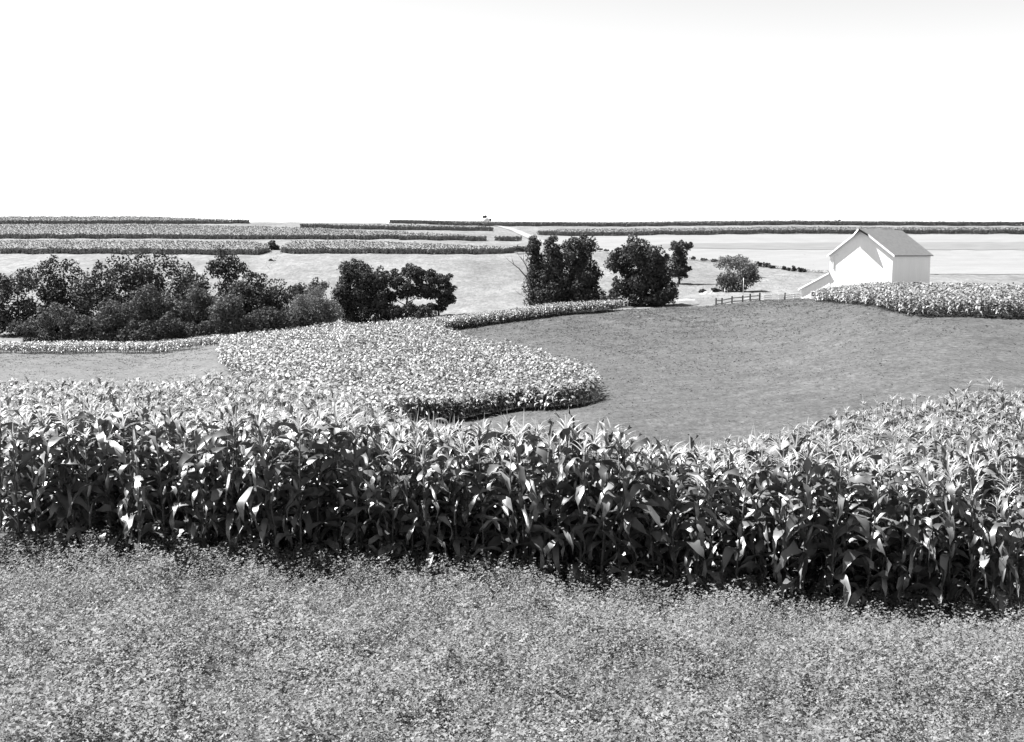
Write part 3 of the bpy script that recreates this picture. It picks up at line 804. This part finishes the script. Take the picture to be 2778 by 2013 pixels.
# ------------------------------------------------------------------ barn
def barn():
    AY = 200.0
    ax = float(t_of_u(2330)) * AY
    base = -9.3
    peak, eave, hw, LEN = 4.62 - base, 0.0 - base, 5.98, 20.0
    root = bpy.data.objects.new("white_barn", None); COL.objects.link(root)
    root.location = (ax, AY, base); root.rotation_euler = (0, 0, -math.radians(40))
    root["label"] = "white timber barn with a pointed hay hood and lean-to"; root["category"] = "barn"
    th = .2
    sl = (peak - eave) / hw
    def part(name, B, m, parent=root):
        return link(name, B.mesh(name, m), parent)
    part("gable_wall", Box().poly([(-hw, 0, -1), (hw, 0, -1), (hw, 0, eave), (0, 0, peak), (-hw, 0, eave)], (0, th, 0)), M['white'])
    part("gable_wall", Box().poly([(-hw, LEN - th, -1), (hw, LEN - th, -1), (hw, LEN - th, eave), (0, LEN - th, peak), (-hw, LEN - th, eave)], (0, th, 0)), M['white'])
    part("side_wall", Box().box(-hw, -hw + th, th + .002, LEN - th - .002, -1, eave - .05), M['white'])
    part("side_wall", Box().box(hw - th, hw, th + .002, LEN - th - .002, -1, eave - .05), M['white'])
    oh, ov, rt = .45, .38, .16
    for s in (-1, 1):
        ex = s * (hw + oh); ez = eave - sl * oh
        part("roof_slope", Box().poly([(0, -ov, peak + .03), (ex, -ov, ez + .03), (ex, -ov, ez + .03 + rt), (0, -ov, peak + .03 + rt)], (0, LEN + 2 * ov, 0)), M['roof'])
        part("bargeboard", Box().poly([(s * 1.4, -ov - .07, peak + .0 - sl * 1.4 - .16), (ex, -ov - .07, ez - .16), (ex, -ov - .07, ez + .22), (s * 1.4, -ov - .07, peak - sl * 1.4 + .22)], (0, .066, 0)), M['white'])
        hx = s * 1.4; hz = peak - sl * 1.4
        d = 1.6
        hood = part("hay_hood", Box().poly([(0, -d, peak + .02), (0, -ov - .002, peak + .02), (hx, -ov - .002, hz + .02)], (0, 0, rt)), M['roof'])
        # hood edge trim: white left, right coloured dark for the underside's shade
        q = Vector((0, -d, peak)); w = Vector((hx, -ov - .08, hz))
        B = Box(); B.hexa([q + Vector((0, -.06, -.16)), w + Vector((0, -.06, -.16)), w + Vector((0, .0, -.16)), q + Vector((0, 0, -.16)),
                           q + Vector((0, -.06, .2)), w + Vector((0, -.06, .2)), w + Vector((0, .0, .2)), q + Vector((0, 0, .2))])
        link("trim", B.mesh("trim", M['white'] if s < 0 else M['board']), hood)
    # hay door outline under the left eave and a track bracket
    part("eave_bracket", Box().box(-hw - .3, -hw + 1.5, -.16, -.004, eave - .15, eave + .05), M['whiteboard'])
    part("downpipe", Box().box(-hw + .65, -hw + .78, -.16, -.004, eave - 2.6, eave - .15), M['whiteboard'])
    # lean-to on the left
    lw = 5.64
    lx = -hw - lw
    z1, z0 = 5.75, 2.75
    part("lean_to_wall", Box().poly([(lx, -.05, -1.2), (-hw - .004, -.05, -1.2), (-hw - .004, -.05, z1), (lx, -.05, z0)], (0, .2, 0)), M['white'])
    part("lean_to_wall", Box().poly([(lx, LEN - 2.2, -1.2), (-hw - .004, LEN - 2.2, -1.2), (-hw - .004, LEN - 2.2, z1), (lx, LEN - 2.2, z0)], (0, .2, 0)), M['white'])
    part("lean_to_wall", Box().box(lx, lx + .2, .152, LEN - 2.21, -1.2, z0 - .02), M['white'])
    ls = (z1 - z0) / lw
    part("lean_to_roof", Box().poly([(-hw - .004, -.3, z1 + .02), (lx - .5, -.3, z0 - .5 * ls + .02), (lx - .5, -.3, z0 - .5 * ls + .16), (-hw - .004, -.3, z1 + .16)], (0, LEN - 1.5, 0)), M['roof'])
    part("lean_to_trim", Box().poly([(-hw - .004, -.368, z1 - .12), (lx - .5, -.368, z0 - .5 * ls - .12), (lx - .5, -.368, z0 - .5 * ls + .2), (-hw - .004, -.368, z1 + .2)], (0, .064, 0)), M['white'])
    part("corner_board", Box().box(-hw - .12, -hw + .1, -.07, -.052, -1, z1 - .2), M['white'])
    w = part("window", Box().box(lx + 2.15, lx + 2.85, -.075, -.052, 1.35, 2.15), M['darkhole'])
    fr = Box()
    fr.box(lx + 2.05, lx + 2.148, -.1, -.052, 1.27, 2.23); fr.box(lx + 2.852, lx + 2.95, -.1, -.052, 1.27, 2.23)
    fr.box(lx + 2.148, lx + 2.852, -.1, -.052, 2.152, 2.23); fr.box(lx + 2.148, lx + 2.852, -.1, -.052, 1.27, 1.348)
    link("frame", fr.mesh("frame", M['white']), w)
    # long side: sliding door and windows (turned away from most of the view)
    d = part("barn_door", Box().box(hw + .004, hw + .08, 8, 11.6, -.2, 3.8), M['white'])
    link("door_track", Box().box(hw + .004, hw + .14, 7.4, 15.2, 3.85, 4.0).mesh("door_track", M['board']), d)
    for yy in (3, 5.5, 14.5, 17):
        w = part("window", Box().box(hw + .004, hw + .05, yy, yy + .9, 1.6, 2.7), M['darkhole'])
        link("sill", Box().box(hw + .004, hw + .16, yy - .1, yy + 1.0, 1.5, 1.597).mesh("sill", M['whiteboard']), w)
barn()

# ------------------------------------------------------------------ fences
def fence(name, label, cat, pts, m, hpost, rails, railh, pw=.16):
    """pts: list of (u, Y) post positions."""
    W = []
    for u, Y in pts:
        x = float(t_of_u(u)) * Y
        W.append(Vector((x, Y, float(ground(x, Y)))))
    root = bpy.data.objects.new(name, None); COL.objects.link(root)
    root.location = W[0]; root["label"] = label; root["category"] = cat
    for w in W:
        p = w - W[0]; h = hpost * rng.uniform(.95, 1.08)
        link("post", Box().box(p.x - pw / 2, p.x + pw / 2, p.y - pw / 2, p.y + pw / 2, p.z - .4, p.z + h).mesh("post", m), root)
    for a, b in zip(W[:-1], W[1:]):
        a = a - W[0]; b = b - W[0]
        for h in rails:
            B = Box(); o = Vector((0, -pw / 2 - .035, 0)); j = rng.uniform(-.03, .03)
            z = Vector((0, 0, railh)); t = Vector((0, .03, 0))
            A_, B_ = a + o + Vector((0, 0, h + j)), b + o + Vector((0, 0, h + rng.uniform(-.03, .03)))
            B.hexa([A_, B_, B_ + t, A_ + t, A_ + z, B_ + z, B_ + t + z, A_ + t + z])
            link("rail", B.mesh("rail", m), root)
    return root
fence("rail_fence", "dark weathered rail fence sinking behind the hay field crest", "fence", [(1942, 215), (1958, 214), (1985, 212), (2014, 210), (2034, 208), (2060, 206)], M['board'], 1.5, [.3, .95], .22, .26)
fence("board_fence", "white board fence running up to the barn lean-to", "fence", [(2070, 204), (2092, 203.5), (2112, 203), (2132, 203), (2152, 204), (2172, 206)], M['whiteboard'], 1.2, [.15, .55, .92], .22, .12)
o = px(2128, 826, 201)
gz = float(ground(o.x, o.y))
root = bpy.data.objects.new("gate_post", None); COL.objects.link(root); root.location = (o.x, o.y, gz)
root["label"] = "dark gate post breaking the white board fence"; root["category"] = "post"
link("post", Box().tube([(0, 0, -.4), (0, 0, .8), (.02, 0, 1.45)], [.16, .15, .12], 8).mesh("post", M['board'], True), root)
link("cap", Box().tube([(.02, 0, 1.452), (.02, 0, 1.5), (.02, 0, 1.56)], [.17, .17, .05], 8).mesh("cap", M['board'], True), root)

# pale pole in the pasture, and a short one
def pole(label, u, Y, h, r):
    x = float(t_of_u(u)) * Y
    root = bpy.data.objects.new("pasture_pole", None); COL.objects.link(root); root.location = (x, Y, float(ground(x, Y)))
    root["label"] = label; root["category"] = "pole"
    link("shaft", Box().tube([(0, 0, -.4), (0, 0, h * .5), (0, 0, h)], [r, r * .9, r * .75], 7).mesh("shaft", M['whiteboard'], True), root)
    link("cap", Box().tube([(0, 0, h + .003), (0, 0, h + .06)], [r * 1.1, r * .5], 7).mesh("cap", M['board'], True), root)
pole("tall pale pole standing before the wide shrub", 2015, 278, 4.3, .065)
pole("short pale post left of the tall pole", 1965, 281, 1.4, .08)

# creek bank: pale eroded sand with dark brush added in place of its shadows
def bank(label, u, Y, w, d, h):
    x = float(t_of_u(u)) * Y
    z = float(ground(x, Y))
    r = np.random.default_rng(int(u))
    nx, ny = 14, 7
    V = []
    for i in range(nx):
        for j in range(ny):
            a, b = i / (nx - 1) * 2 - 1, j / (ny - 1) * 2 - 1
            px_, py_ = a * w / 2, b * d / 2
            k = max(0, 1 - a * a) * max(0, 1 - b * b)
            V.append((px_, py_, float(ground(x + px_, Y + py_)) - z - .05 + h * k * r.uniform(.6, 1.1)))
    Fq = [(i * ny + j, (i + 1) * ny + j, (i + 1) * ny + j + 1, i * ny + j + 1) for i in range(nx - 1) for j in range(ny - 1)]
    link("creek_bank", mesh_np("creek_bank", V, np.array(Fq), [M['sand']], smooth=False), None, label, "bank", None, None, (x, Y, z))
bank("pale eroded creek bank left of the wide shrub", 1918, 283, 4.6, 2.4, .8)
bank("smaller bare patch of creek sand by the spreading tree", 1858, 266, 5.5, 3.0, .35)
for (u, Y, lab) in [(1903, 285.5, "black brush over the left end of the creek bank"), (1938, 286, "black brush over the right end of the creek bank")]:
    vb = VH - float(ground(t_of_u(u) * Y, Y)) / Y * F
    tree("bank_shadow_brush", lab, "shrub", u, Y, [(u, vb - 5, 10, 5), (u + 7, vb - 4, 8, 4)], M['tree'], 500, .24, trunk=.05, limbs=False, sub=7)

# far skyline: a small farmhouse with trees, and a dark tree clump
def far_house(u, Y):
    x = float(t_of_u(u)) * Y; z = float(ground(x, Y))
    root = bpy.data.objects.new("farm_house", None); COL.objects.link(root); root.location = (x, Y, z - .3); root.rotation_euler = (0, 0, .5)
    root["label"] = "tiny pale farmhouse on the skyline ridge"; root["category"] = "house"
    link("wall", Box().poly([(-2.4, 0, 0), (2.4, 0, 0), (2.4, 0, 3.2), (0, 0, 5.0), (-2.4, 0, 3.2)], (0, 6, 0)).mesh("wall", M['stone']), root)
    for s in (-1, 1):
        link("roof", Box().poly([(0, -.3, 5.05), (s * 2.8, -.3, 2.95), (s * 2.8, -.3, 3.13), (0, -.3, 5.23)], (0, 6.6, 0)).mesh("roof", M['track']), root)
    link("window", Box().box(-.5, .5, -.05, -.005, 1.4, 2.6).mesh("window", M['darkhole']), root)
far_house(1322, 708)
tree("skyline_tree", "wispy tree beside the skyline farmhouse", "tree", 1316, 728, [(1316, 589, 5, 4), (1313, 594, 4, 3)], M['shrub'], 160, .5, trunk=.14, limbs=False, sub=6)
tree("skyline_tree", "dark bush under the skyline farmhouse's eave", "tree", 1331, 728, [(1330, 597, 4, 4)], M['shrub'], 120, .5, trunk=.12, limbs=False, sub=6)
tree("skyline_tree", "dark flat clump of trees on the skyline above the barn", "tree", 2263, 730, [(2258, 599, 5, 3), (2268, 599, 5, 3)], M['tree'], 260, .5, trunk=.14, limbs=False, sub=6)

# ------------------------------------------------------------------ front rows of corn: every plant its own thing
rc = np.random.default_rng(23)
def simple_leaf_mesh(k):
    upright = k >= 15
    L = rc.uniform(.68, .98) if not upright else rc.uniform(.5, .7)
    V, Fc = leaf_strip(L, rc.uniform(.085, .12), rc.uniform(.95, 1.3) if not upright else 1.35, rc.uniform(2.3, 3.4) if not upright else rc.uniform(.1, .7), 8, True, .026, rc.uniform(-1.8, 1.8), rc, .012)
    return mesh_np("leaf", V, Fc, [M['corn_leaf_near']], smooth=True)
LEAF = [simple_leaf_mesh(k) for k in range(18)]
TAS = []
for k in range(5):
    tv, tf = tassel_geo(rc, 12, .019, 4, .38)
    TAS.append(mesh_np("tassel", tv, tf, [M['tassel']]))
STK = [Box().tube([(0, 0, -.1), (0, 0, .5), (.01, 0, 1.2), (.0, .01, 2.0)], [.019, .017, .014, .008], 6).mesh("stalk", M['stalk'], True) for _ in range(2)]
EAR = Box().tube([(0, 0, 0), (.03, 0, .07), (.06, 0, .17), (.085, 0, .25)], [.015, .03, .028, .008], 7).mesh("ear", M['husk'], True)
SILK = Box().tube([(.085, 0, .252), (.1, 0, .28), (.12, 0, .28)], [.010, .016, .004], 5).mesh("silk", M['silk'], True)
ROWLAB = ["corn plant in the front row edging the clover", "corn plant in the second row, just behind the front row", "corn plant in the third row, tassel above the front rows", "corn plant in the fourth row, only its top showing", "corn plant in the fifth row, its tassel among many others"]
count = 0
for row in range(5):
    Y = G_FRONT_Y + row * ROW
    xs = np.arange(float(t_of_u(-30)) * Y, float(t_of_u(2810)) * Y, INROW)
    for x in xs:
        x = x + rc.normal(0, .03); y = Y + rc.normal(0, .18 if row < 2 else .1)
        root = bpy.data.objects.new("corn_plant", None); COL.objects.link(root)
        root.location = (x, y, float(ground(x, y)) + .08)
        sc = float(np.interp(x, [-6, -1, 6], [1.19, 1.29, 1.28])) * rc.uniform(.88, 1.1) * (1 + .05 * math.sin(x * 1.3))
        root.scale = (sc, sc, sc)
        root.rotation_euler = (rc.normal(0, .05), rc.normal(0, .05), rc.uniform(0, 6.28))
        root.empty_display_size = .2
        root["label"] = ROWLAB[row]; root["category"] = "corn plant"; root["group"] = ["front row of corn", "second row of corn", "third row of corn", "fourth row of corn", "fifth row of corn"][row]
        link("stalk", STK[count % 2], root)
        nl = 16 + int(rc.integers(0, 4))
        for k in range(nl):
            q = k / (nl - 1)
            upright = q > .86 and rc.random() < .25
            o = link("leaf", LEAF[int(rc.integers(15, 18)) if upright else int(rc.integers(0, 15))], root)
            o.location = (0, 0, .18 + 1.72 * q)
            f = (.72 + .38 * math.sin(math.pi * min(1, .15 + .8 * q))) * rc.uniform(.88, 1.1)
            o.scale = (f, f * rc.uniform(.9, 1.15), f)
            o.rotation_euler = (rc.normal(0, .12), rc.normal(0, .12), math.pi * k + rc.normal(0, .45))
        if rc.random() < .85:
            o = link("tassel", TAS[int(rc.integers(0, 5))], root); o.location = (0, 0, 1.95); o.rotation_euler = (0, 0, rc.uniform(0, 6.28))
        e = link("ear", EAR, root); e.location = (.01, 0, rc.uniform(.85, 1.1)); e.rotation_euler = (0, 0, rc.uniform(0, 6.28))
        link("silk", SILK, e)
        count += 1
print("corn plants", count)
